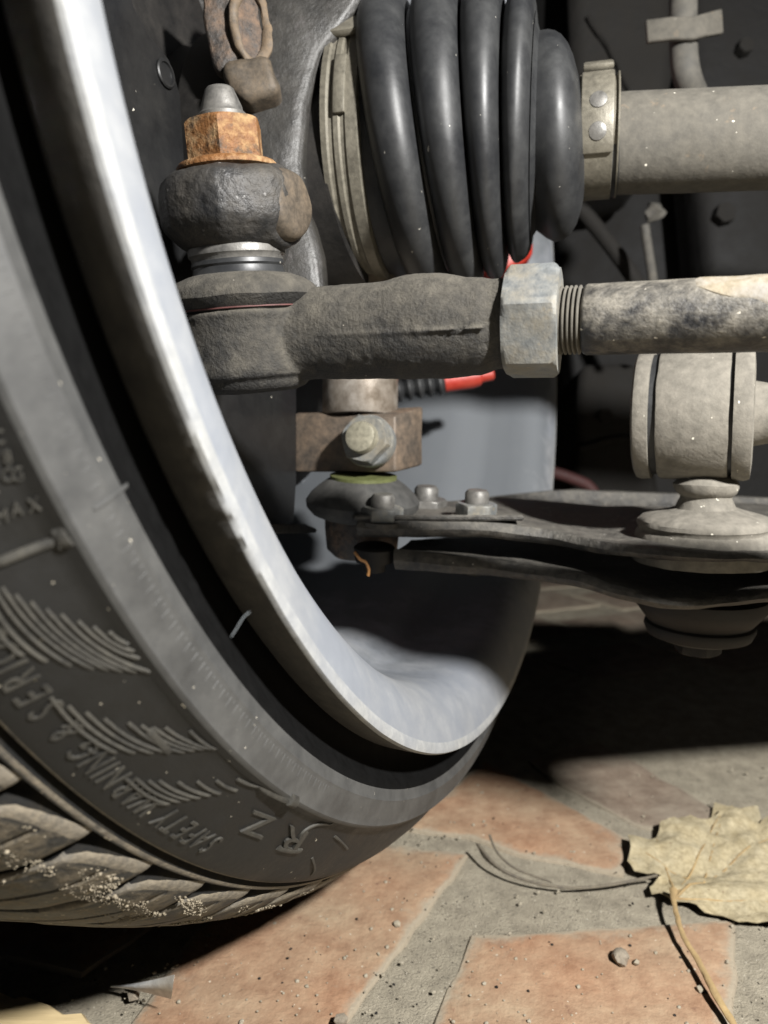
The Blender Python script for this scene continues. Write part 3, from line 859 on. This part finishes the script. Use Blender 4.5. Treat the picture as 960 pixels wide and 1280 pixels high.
prof = [(445, 120), (446, 150), (470, 151), (478, 149)]
for px, r, hw, rv in [(514, 180, 26.5, 146), (568, 175, 24.5, 146), (613, 168, 20, 138), (651, 153, 18, 112)]:
    for a in range(-84, 85, 12):
        s_ = math.sin(math.radians(a)); cc = math.cos(math.radians(a))
        prof.append((px + hw * s_, rv + (r - rv) * cc ** .85))
prof += [(t, r) for t, r in ((668, 106), (673, 109), (678, 111), (684, 113.5), (693, 115), (702, 112), (711, 104), (718, 92), (724, 74), (727, 62), (768, 60), (769, 54))]
prof.sort(key=lambda q: q[0])
obj('bellows_boot', *loft([ring_at(*q) for q in prof]), M['boot'], ds, 60)
A0 = P(436, 201, .315)
CLK = 35
big = obj('large_clamp', *lathe(A0, ad, [(T(448), 152 * mm), (T(449), 156 * mm), (T(455), 156.5 * mm), (T(457), 154 * mm), (T(461), 153.6 * mm), (T(463), 156 * mm), (T(468), 156 * mm), (T(470), 153.6 * mm), (T(474), 153.6 * mm), (T(476), 156 * mm), (T(488), 156 * mm), (T(490), 152 * mm), (T(490), 148 * mm), (T(448), 148 * mm)], 128, closed=True), M['clamp'], ds)
fr = frame(ad, -AZ)


def on_boot(px, rad, ang):     # ang: 0 faces the camera, positive upward
    up = fr[2] if fr[2].z > 0 else -fr[2]
    a = math.radians(ang); return A0 + ad * T(px) + (fr[1] * math.cos(a) + up * math.sin(a)) * rad * mm


def band(px0, px1, r0_, r1_, a0, a1, k=10):
    secs = []
    for i in range(k + 1):
        a = a0 + (a1 - a0) * i / k; secs.append([on_boot(px0, r0_, a), on_boot(px1, r0_, a), on_boot(px1, r1_, a), on_boot(px0, r1_, a)])
    return loft(secs)


obj('clamp_buckle', *bevelled(band(447, 486, 156, 165, 27, 41), .0008, 2), M['clamp'], big)
obj('clamp_ear', *bevelled(band(462, 476, 155.5, 162, 42, 66), .0006, 2), M['clamp'], big)
obj('clamp_ear', *bevelled(band(464, 477, 155.5, 161, -8, 16), .0006, 2), M['clamp'], big)
sm = obj('small_clamp', *lathe(A0, ad, [(T(723), 64 * mm), (T(724), 69 * mm), (T(764), 69 * mm), (T(765), 64 * mm), (T(769), 64 * mm), (T(770), 68 * mm), (T(772), 68 * mm), (T(772), 56 * mm), (T(723), 56 * mm)], 96, closed=True), M['clamp'], ds)
obj('clamp_buckle', *bevelled(band(726, 765, 69, 74, -38, 44), .0007, 2), M['clamp'], sm)
obj('clamp_latch', *bevelled(band(727, 764, 72, 80, 46, 72), .0009, 2), M['clamp'], sm)
for a_ in (6, -20):
    obj('crimp_dimple', *lathe(on_boot(746, 72, a_), on_boot(746, 80, a_) - on_boot(746, 72, a_), [(0, .0033), (.0008, .0030), (.0012, .0018), (.0013, .0005)], 20), M['steel'], sm)
s0 = P(766, 181, .290); s1 = P(1300, 160, .262)
sd = s1 - s0
obj('shaft_bar', *lathe(s0, sd, [(0, 55 * mm), (.004, 55.5 * mm), (.03, 55 * mm), (.06, 54.5 * mm), (.1, 54 * mm), (sd.length, 54 * mm)], 80, wob=.0003, wscale=120), M['dust_metal'], ds)
obj('joint_cup', *lathe(A0 - ad * .05, ad, [(0, .05), (.001, .0505), (.03, .0505), (.036, .048), (.045, .046)], 96), M['iron'], ds)

# ================================================================== control arm
ca_ = thing('control_arm', 'black two-plate lower control arm with rusty edges above the paving', 'control arm', P(800, 760, .30))


def arm_plate(path, back, tk, name):
    """path: front-edge centre (px, py, z); back: how far it reaches away; tk: thickness px."""
    pts = catmull([P(*p) for p in path], 8); n = len(pts); secs = []
    bk = np.interp(np.linspace(0, 1, n), np.linspace(0, 1, len(back)), back); tt = np.interp(np.linspace(0, 1, n), np.linspace(0, 1, len(tk)), tk)
    upv = Vector((0, 0, 1)); yv = Vector((.25, .97, 0))
    for p, b, t in zip(pts, bk, tt):
        h = t * .30 / F / 2; s = []
        for fy, fz in ((0.0, -.55), (-.0009, 0), (-.0002, .6), (.0012, 1.0)): s.append(p + yv * fy * 1.0 + upv * h * fz)
        s += [p + yv * b * .3 + upv * h * .55, p + yv * b * .7 + upv * h * .5, p + yv * b + upv * (h * .6), p + yv * b - upv * (h * .6), p + yv * b * .5 - upv * h * .6, p + yv * .002 - upv * h * 1.0]
        s = [q + noise.noise_vector(q * 90) * .0005 for q in s]
        secs.append(s)
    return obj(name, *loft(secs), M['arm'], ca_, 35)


arm_plate([(446, 659, .286), (520, 661, .286), (600, 662, .287), (680, 671, .287), (740, 683, .274), (820, 693, .253), (900, 698, .248), (1000, 700, .252), (1300, 716, .29), (1900, 760, .36)], [.055, .07, .085, .10, .11, .12, .16, .2], [24, 22, 20, 17, 13, 10, 12, 20], 'upper_plate')
arm_plate([(492, 700, .287), (560, 706, .287), (640, 714, .288), (720, 726, .276), (780, 744, .262), (840, 755, .256), (910, 753, .256), (1000, 747, .258), (1300, 750, .29), (1900, 790, .36)], [.03, .05, .07, .085, .10, .11, .16, .2], [26, 22, 18, 15, 13, 13, 14, 20], 'lower_plate')
arm_plate([(600, 640, .40), (700, 630, .40), (800, 632, .40), (1000, 640, .40)], [.03, .03], [44, 40], 'rear_web')
bo = P(876, 742, .288)
obj('bush_cup', *lathe(bo, Vector((0, 0, -1)), [(0, .0235), (.004, .0235), (.008, .0205), (.0105, .0185), (.0112, .0195), (.0125, .0198), (.0155, .0185), (.0165, .016), (.0165, .008)], 64), M['iron'], ca_)
obj('bush_bolt', *hexprism(bo - Vector((0, 0, .0165)), Vector((0, 0, -1)), .0085, .006, AZ), M['iron'], ca_)

# ball joint bolted to the arm's end
bj = thing('ball_joint', 'lower ball joint with black rubber boot bolted on the control arm', 'ball joint', P(452, 690, .318))
zj = .318; kj = zj / F
bo = P(452, 690, zj); U = (Vector((.03, -.06, 1))).normalized()


def vlathe(o, base, prof, k, seg=56, **kw): return lathe(o, U, [((base - y) * k, r * k) for y, r in prof], seg, **kw)


obj('joint_boot', *vlathe(bo, 690, [(645, 50), (640, 62), (632, 69), (624, 70), (615, 64), (606, 54), (600, 46), (596, 40), (595, 30)], kj), M['dull_rubber'], bj)
obj('retaining_ring', *vlathe(bo, 690, [(598, 36), (597, 41), (593, 41), (592, 36)], kj), M['ring'], bj)
obj('joint_cup', *vlathe(bo, 690, [(693, 10), (692, 36), (684, 44), (660, 46), (644, 46), (642, 30)], kj, wob=.0005), M['rust_dark'], bj)
obj('flange_plate', *bevelled(prism([P(x, 651, z) for x, z in ((442, .2855), (512, .2852), (655, .286), (640, .318), (560, .345), (430, .345))], Vector((0, 0, .0022))), .0007, 1), M['arm'], bj)
for px, py, z in ((478, 648, .2915), (532, 638, .332), (595, 643, .296)):
    o_ = P(px, py, z); k = z / F
    nt = obj('flange_nut', *hexprism(o_ - U * .001, U, 26 * k, 18 * k, AX, .1), M['zinc'] if px != 532 else M['steel'], bj)
    obj('nut_washer', *lathe(o_ - U * .002, U, [(0, 30 * k), (.0016, 30 * k), (.0016, 10 * k)], 32), M['arm'], nt)
    obj('bolt_tip', *lathe(o_ + U * 14 * k, U, [(0, 15 * k), (13 * k, 15 * k), (17 * k, 12 * k), (17 * k, 3 * k)], 28), M['steel'], nt)
for px, py, z in ((468, 690, .293), (590, 693, .325)):
    o_ = P(px, py, z); k = z / F
    obj('bolt_head', *lathe(o_, U, [(-24 * k, 3 * k), (-24 * k, 14 * k), (-12 * k, 15 * k), (-11 * k, 24 * k), (6 * k, 26 * k), (9 * k, 22 * k), (9 * k, 5 * k)], 28), M['iron'], bj)
obj('orange_wire', *tube([P(x, y, .284) for x, y in ((443, 690), (450, 699), (457, 703), (461, 712), (460, 720))], .0006, 8), M['wire'], bj)

# ================================================================== rubber bushing on the arm
bs = thing('suspension_bushing', 'pale dusty round bushing standing on the control arm', 'bushing', P(880, 690, .277))
zb = .275; kb = zb / F
b0 = P(797, 519, .281); b1 = P(952, 517, .264); bd = (b1 - b0).normalized(); bl = (b1 - b0).length


def bz(px): return (px - 797) / 155 * bl


obj('outer_sleeve', *lathe(b0, bd, [(bz(826), 68 * kb), (bz(828), 79 * kb), (bz(832), 80.5 * kb), (bz(870), 81 * kb), (bz(908), 80.5 * kb), (bz(914), 79 * kb), (bz(915), 68 * kb)], 80, wob=.0003, wscale=150), M['dust_bush'], bs)
obj('rubber_core', *lathe(b0, bd, [(bz(806), 60 * kb), (bz(808), 75 * kb), (bz(938), 75 * kb), (bz(940), 60 * kb)], 64), M['boot'], bs)
obj('end_washer', *lathe(b0, bd, [(bz(797), 40 * kb), (bz(797), 74 * kb), (bz(800), 79 * kb), (bz(806), 81 * kb), (bz(818), 80 * kb), (bz(820), 60 * kb)], 80), M['dust_bush'], bs)
obj('end_washer', *lathe(b0, bd, [(bz(918), 60 * kb), (bz(919), 80 * kb), (bz(934), 81.5 * kb), (bz(941), 79 * kb), (bz(943), 60 * kb)], 80), M['dust_bush'], bs)
obj('pivot_pin', *lathe(b0, bd, [(bz(940), 40 * kb), (bz(950), 38 * kb), (bz(960), 36 * kb), (bz(1100), 36 * kb)], 48), M['dust_bush'], bs)
bo = P(879, 700, .277); kq = .277 / F
U2 = Vector((-.02, 0, 1)).normalized(); U_ = U; U = U2
obj('neck', *vlathe(bo, 700, [(644, 40), (636, 36), (628, 33), (622, 30), (619, 30), (615, 35), (609, 38), (603, 38), (597, 32), (592, 26), (570, 26)], kq, wob=.0005, wscale=160), M['dust_bush'], bs)
obj('base_dome', *vlathe(bo, 700, [(698, 86), (690, 86), (676, 84), (664, 81.5), (660, 78), (657, 78), (654, 80), (649, 79), (645, 74), (641, 60), (637, 44), (634, 36), (633, 20)], kq, wob=.0004, wscale=160), M['dust_bush'], bs)
U = U_

# ================================================================== under the car, beyond
sub = thing('subframe', 'dark dirty subframe beam beyond the drive shaft', 'subframe', P(830, 640, .62))
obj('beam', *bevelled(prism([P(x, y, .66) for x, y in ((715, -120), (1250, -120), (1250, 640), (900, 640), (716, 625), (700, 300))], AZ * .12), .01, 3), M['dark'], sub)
obj('upper_block', *bevelled(prism([P(x, y, .56) for x, y in ((712, -90), (838, -90), (842, 90), (820, 215), (735, 235), (716, 120))], AZ * .08), .012, 4, 1, .004, 12), M['brown'], sub)
obj('lower_block', *bevelled(prism([P(x, y, .60) for x, y in ((728, 455), (800, 450), (830, 640), (716, 635), (720, 540))], AZ * .05), .008, 3, 1, .003, 15), M['brown'], sub)
obj('side_rail', *bevelled(prism([P(x, y, .58) for x, y in ((862, -60), (1100, -60), (1100, 360), (885, 345), (868, 150))], AZ * .06), .012, 3), M['dark'], sub)
for x, y, z, r in ((772, 160, .555, .007), (905, 268, .575, .008), (755, 520, .595, .006), (930, 60, .575, .006)):
    bt = obj('bolt', *hexprism(P(x, y, z) + AZ * .004, -AZ, r, .009, AX + AY), M['brown'], sub)
for x0, y0, x1, y1, z in ((735, 20, 800, 150, .557), (880, 120, 1000, 180, .578), (725, 560, 800, 548, .598)):
    obj('weld_seam', *tube([P(x0, y0, z), P((x0 + x1) / 2 + 4, (y0 + y1) / 2 - 5, z), P(x1, y1, z)], .0022, 8, 6, 1, .0012, 150), M['brown'], sub)
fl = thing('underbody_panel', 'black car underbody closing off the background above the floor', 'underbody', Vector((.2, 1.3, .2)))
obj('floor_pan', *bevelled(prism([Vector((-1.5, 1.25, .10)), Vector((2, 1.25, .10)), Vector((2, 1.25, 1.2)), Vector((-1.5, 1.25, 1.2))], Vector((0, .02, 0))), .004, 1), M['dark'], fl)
hz = .40
hs = thing('brake_hose', 'grey rubber hose hanging in the upper right corner, held by a flat clip', 'hose', P(860, 120, hz))
obj('hose', *tube([P(853, -60, hz), P(854, 0, hz), P(854, 50, hz), P(860, 100, hz), P(884, 150, hz + .03)], .0070, 20), M['hose'], hs)
c_ = [(808, 24, .392), (840, 20, .389), (866, 20, .388), (880, 16, .390), (903, 10, .394)]
secs = []
for x, y, z in c_:
    p = P(x, y, z); q = P(x + 2, y + (28 if x < 890 else 30), z); secs.append([p, q, q + AZ * .003, p + AZ * .003])
obj('hose_clip', *bevelled(loft(secs), .0006, 1), M['dust_metal'], hs)
cb = thing('brake_cable', 'thin pale cable with a round end hanging beyond the drive shaft', 'cable', P(812, 345, .5))
obj('cable_wire', *tube([P(806, 282, .5), P(810, 310, .5), P(816, 350, .5), P(822, 400, .5)], .0030, 10), M['hose'], cb)
obj('cable_end', *rock(P(818, 266, .5), .0062, 2, 1.0, 3), M['hose'], cb)
tag(obj('stay_rod', *tube([P(712, 245, .54), P(750, 290, .54), P(795, 352, .54), P(830, 420, .54)], .0055, 12), M['brown']), 'dark diagonal stay rod beyond the tie rod lock nut', 'rod')
tag(obj('red_hose', *tube([P(690, 590, .57), P(712, 597, .57), P(738, 610, .57), P(752, 640, .57)], .0045, 12), M['dull_red']), 'dull red hose lying low beyond the control arm', 'hose')
st = thing('strut_bracket', 'dark strut bracket with curved pipes beyond the rim lip at the top', 'strut', P(200, 20, .31))
obj('curved_pipe', *tube([P(170, -40, .30), P(186, 20, .30), P(200, -30, .30)], .0025, 10), M['rust_dark'], st)
obj('strut_tube', *lathe(P(225, 130, .335), P(215, -80, .325) - P(225, 130, .335), [(0, .012), (.02, .02), (.036, .024), (.037, .026), (.041, .026), (.042, .021), (.075, .021)], 48), M['casting'], st)

# ================================================================== litter on the paving
LF = [(540, 390), (560, 393), (600, 398), (626, 384), (636, 352), (665, 352), (690, 347), (728, 330), (752, 342), (775, 348), (800, 334), (850, 316), (880, 330), (905, 342), (935, 352), (975, 330), (1020, 350), (1060, 345),
      (1090, 400), (1130, 430), (1110, 470), (1150, 520), (1090, 560), (1040, 590), (1010, 640), (960, 642), (900, 634), (850, 622), (800, 606), (745, 585), (705, 577), (660, 560), (612, 551), (606, 530), (642, 506), (600, 497), (560, 484), (538, 468), (548, 430)]
lf = thing('dry_leaf', 'large crisp tan leaf with toothed edge lying on the mortar', 'leaf', G(880, 1090))


def leaf_mesh(outline, hfun, name, parent, th=.00035, step=.0022):
    me = bpy.data.meshes.new('scratch'); pts = [G(560 + x / 2.4, 880 + y / 2.4, .006) for x, y in outline]
    bm = bmesh.new(); vs = [bm.verts.new((p.x, p.y, 0)) for p in pts]; bm.faces.new(vs)
    bmesh.ops.triangulate(bm, faces=bm.faces[:])
    for _ in range(5):
        es = [e for e in bm.edges if e.calc_length() > step * 1.8]
        if not es: break
        bmesh.ops.subdivide_edges(bm, edges=es, cuts=1); bmesh.ops.triangulate(bm, faces=[f for f in bm.faces if len(f.verts) > 3])
    bmesh.ops.beautify_fill(bm, faces=bm.faces[:], edges=bm.edges[:])
    bm.verts.index_update(); v = [Vector(q.co) for q in bm.verts]; f = [tuple(q.index for q in x.verts) for x in bm.faces]
    be = [(e.verts[0].index, e.verts[1].index) for e in bm.edges if len(e.link_faces) == 1]; bm.free()
    n = len(v); top = [Vector((p.x, p.y, hfun(p))) for p in v]; bot = [p - Vector((0, 0, th)) for p in top]
    ff = f + [tuple(i + n for i in reversed(x)) for x in f] + [(a, b, b + n, a + n) for a, b in be]
    bpy.data.meshes.remove(me)
    return obj(name, top + bot, ff, M['leaf'], parent, 60)


LF2 = []
for i_, q in enumerate(LF):
    LF2.append(q); nx2 = LF[(i_ + 1) % len(LF)]
    if math.dist(q, nx2) > 30 and i_ < len(LF) - 6:
        m_ = lerp2(q, nx2, .5); L_ = math.dist(q, nx2); e_ = (4 if i_ % 2 else -5)
        LF2.append((m_[0] - (nx2[1] - q[1]) / L_ * e_, m_[1] + (nx2[0] - q[0]) / L_ * e_))
base_pt = G(845, 1118); veins = [((845, 1116), (965, 1040)), ((845, 1116), (900, 1018)), ((845, 1116), (820, 1040)), ((845, 1116), (1010, 1120)), ((880, 1092), (900, 1030)), ((860, 1090), (800, 1060))]
vg = [(G(*a, .006), G(*b, .006)) for a, b in veins]


def seg_d(p, a, b):
    d = b - a; t = max(0, min(1, (p - a).dot(d) / d.length_squared)); return (p - a - d * t).length


def leaf_h(p):
    q = Vector((p.x, p.y, 0)); d = min(seg_d(q, Vector((a.x, a.y, 0)), Vector((b.x, b.y, 0))) for a, b in vg)
    far = max(0, (p.y - base_pt.y) / .05)
    return .0026 + .0030 * min(1.2, far) + noise.noise(q * 70) * .0030 + noise.noise(q * 230) * .0013 + noise.noise(q * 520) * .0005 + min(d, .004) * .35


leaf_mesh(LF2, leaf_h, 'leaf_blade', lf)
for a, b in vg:
    pts = [a.lerp(b, k / 8) for k in range(9)]
    obj('vein', *tube([Vector((p.x, p.y, leaf_h(p) + .0001)) for p in pts], [.0006, .0002], 6, 2), M['stalk'], lf)
L2 = [(790, 330), (800, 280), (830, 290), (880, 300), (930, 290), (945, 340), (950, 400), (800, 380)]
l2 = thing('leaf_fragment', 'small flat tan leaf piece under the far edge of the big leaf', 'leaf piece', G(915, 1020))
leaf_mesh(L2, lambda p: .0035 + noise.noise(Vector((p.x, p.y, 0)) * 70) * .0012, 'fragment_blade', l2)
sp_ = [G(x, y, h) for x, y, h in ((842, 1112, .008), (843, 1130, .0075), (852, 1165, .0065), (872, 1200, .006), (893, 1240, .005), (912, 1272, .004), (935, 1310, .003))]
obj('leaf_stalk', *tube(sp_, [.0016, .0010, .0009, .0011, .0013, .0012, .0010], 10, 6, .7, .00035, 330), M['stalk'], lf)
gs = thing('grass_stem', 'two thin grey dried grass stems curving across the mortar beside the leaf', 'grass stem', G(700, 1105))
obj('strand', *tube([G(x, y, h) for x, y, h in ((598, 1056, .008), (618, 1080, .006), (650, 1098, .004), (700, 1109, .003), (750, 1108, .003), (800, 1099, .004), (822, 1094, .006))], [.0008, .0007, .0006, .0006, .0006, .0006], 8), M['stem'], gs)
obj('strand', *tube([G(x, y, h) for x, y, h in ((612, 1044, .009), (622, 1066, .007), (645, 1086, .005), (690, 1103, .0035))], [.0006, .0004], 8), M['stem'], gs)
# paper scrap: a curled strip
v = []; f = []
for i in range(13):
    t = i / 12; x = 138 + t * 80; yb = 1232 - 14 * t ** 1.6; w_ = 1 + 29 * t ** 1.5
    for j in range(5):
        e = j / 4; h = .004 + .019 * t ** 1.3 * (1 - e * .7) + .002 * math.sin(e * 3)
        v.append(G(x - 4 * e * t, yb + w_ * e + h * 900 * .0, h))
for i in range(12):
    for j in range(4):
        k = i * 5 + j; f.append((k, k + 1, k + 6, k + 5))
nv = len(v); v2 = v + [p - Vector((0, 0, .0003)) for p in v]
f2 = f + [tuple(i + nv for i in reversed(q)) for q in f]
ed = [i * 5 for i in range(13)] + [60 + j for j in range(1, 5)] + [i * 5 + 4 for i in range(11, -1, -1)] + [j for j in range(3, 0, -1)]
f2 += [(ed[i], ed[(i + 1) % len(ed)], ed[(i + 1) % len(ed)] + nv, ed[i] + nv) for i in range(len(ed))]
tag(obj('paper_scrap', v2, f2, M['paper'], None, 60), 'small curled scrap of white paper in the shadow below the tyre', 'paper')
# board with splintered end
wd_ = [(-200, 1190), (0, 1238), (18, 1246), (30, 1243), (62, 1254), (80, 1266), (104, 1264), (112, 1276), (124, 1280), (150, 1330), (60, 1450), (-300, 1400)]
wd = obj('wooden_board', *bevelled(prism([G(x, y, .010) for x, y in wd_], Vector((0, 0, -.0095))), .0008, 1), M['wood'])
tag(wd, 'pale yellow raw wooden board with splintered end at the lower left corner', 'board')
tag(obj('pebble', *rock(G(776, 1196, .0028), .0032, 2, .8, 5), M['stone']), 'grey pebble in the middle of the front brick', 'pebble')
tag(obj('pebble', *rock(G(795, 1203, .0018), .0013, 1, .8, 6), M['grit']), 'tiny pale pebble just right of the grey pebble', 'pebble')
tag(obj('pebble', *rock(G(875, 1236, .0018), .0013, 1, .8, 8), M['grit']), 'pale pebble beside the lower leaf stalk', 'pebble')
tag(obj('pebble', *rock(G(496, 1155, .0018), .0016, 1, .8, 9), M['grit']), 'whitish pebble near the right edge of the large left brick', 'pebble')
tag(obj('pebble', *rock(G(427, 1275, .003), .0025, 1, .8, 12), M['stone']), 'grey pebble at the bottom edge in the mortar joint', 'pebble')
tag(obj('pebble', *rock(G(167, 1242, .003), .0025, 1, .8, 14), M['stone']), 'grey pebble beside the white paper scrap', 'pebble')
mb = MB(); rg = random.Random(11)
for k in range(900):
    x = rg.uniform(90, 1000); y = rg.uniform(930, 1300)
    p = G(x, y, .0012)
    if noise.noise(p * 40) < -.15 and rg.random() < .7: continue
    mb.add(rock(p, rg.choice((.0002, .0003, .0003, .0004, .0005, .0008)), 0, .7, k))
tag(mb.build('grit', M['grit'], None, None), kind='stuff')
mb = MB()
for k in range(90):
    p = G(rg.uniform(90, 1000), rg.uniform(930, 1300), .0012); mb.add(rock(p, rg.choice((.0003, .0004, .0006)), 0, .7, k))
tag(mb.build('dark_grit', M['iron'], None, None), kind='stuff')
tag(obj('loose_thread', *tube([P(x, y, .128) for x, y in ((289, 796), (296, 785), (304, 772), (312, 765))], .00008, 6), M['thread']), 'fine pale thread in the dark gap between tyre and rim', 'thread')
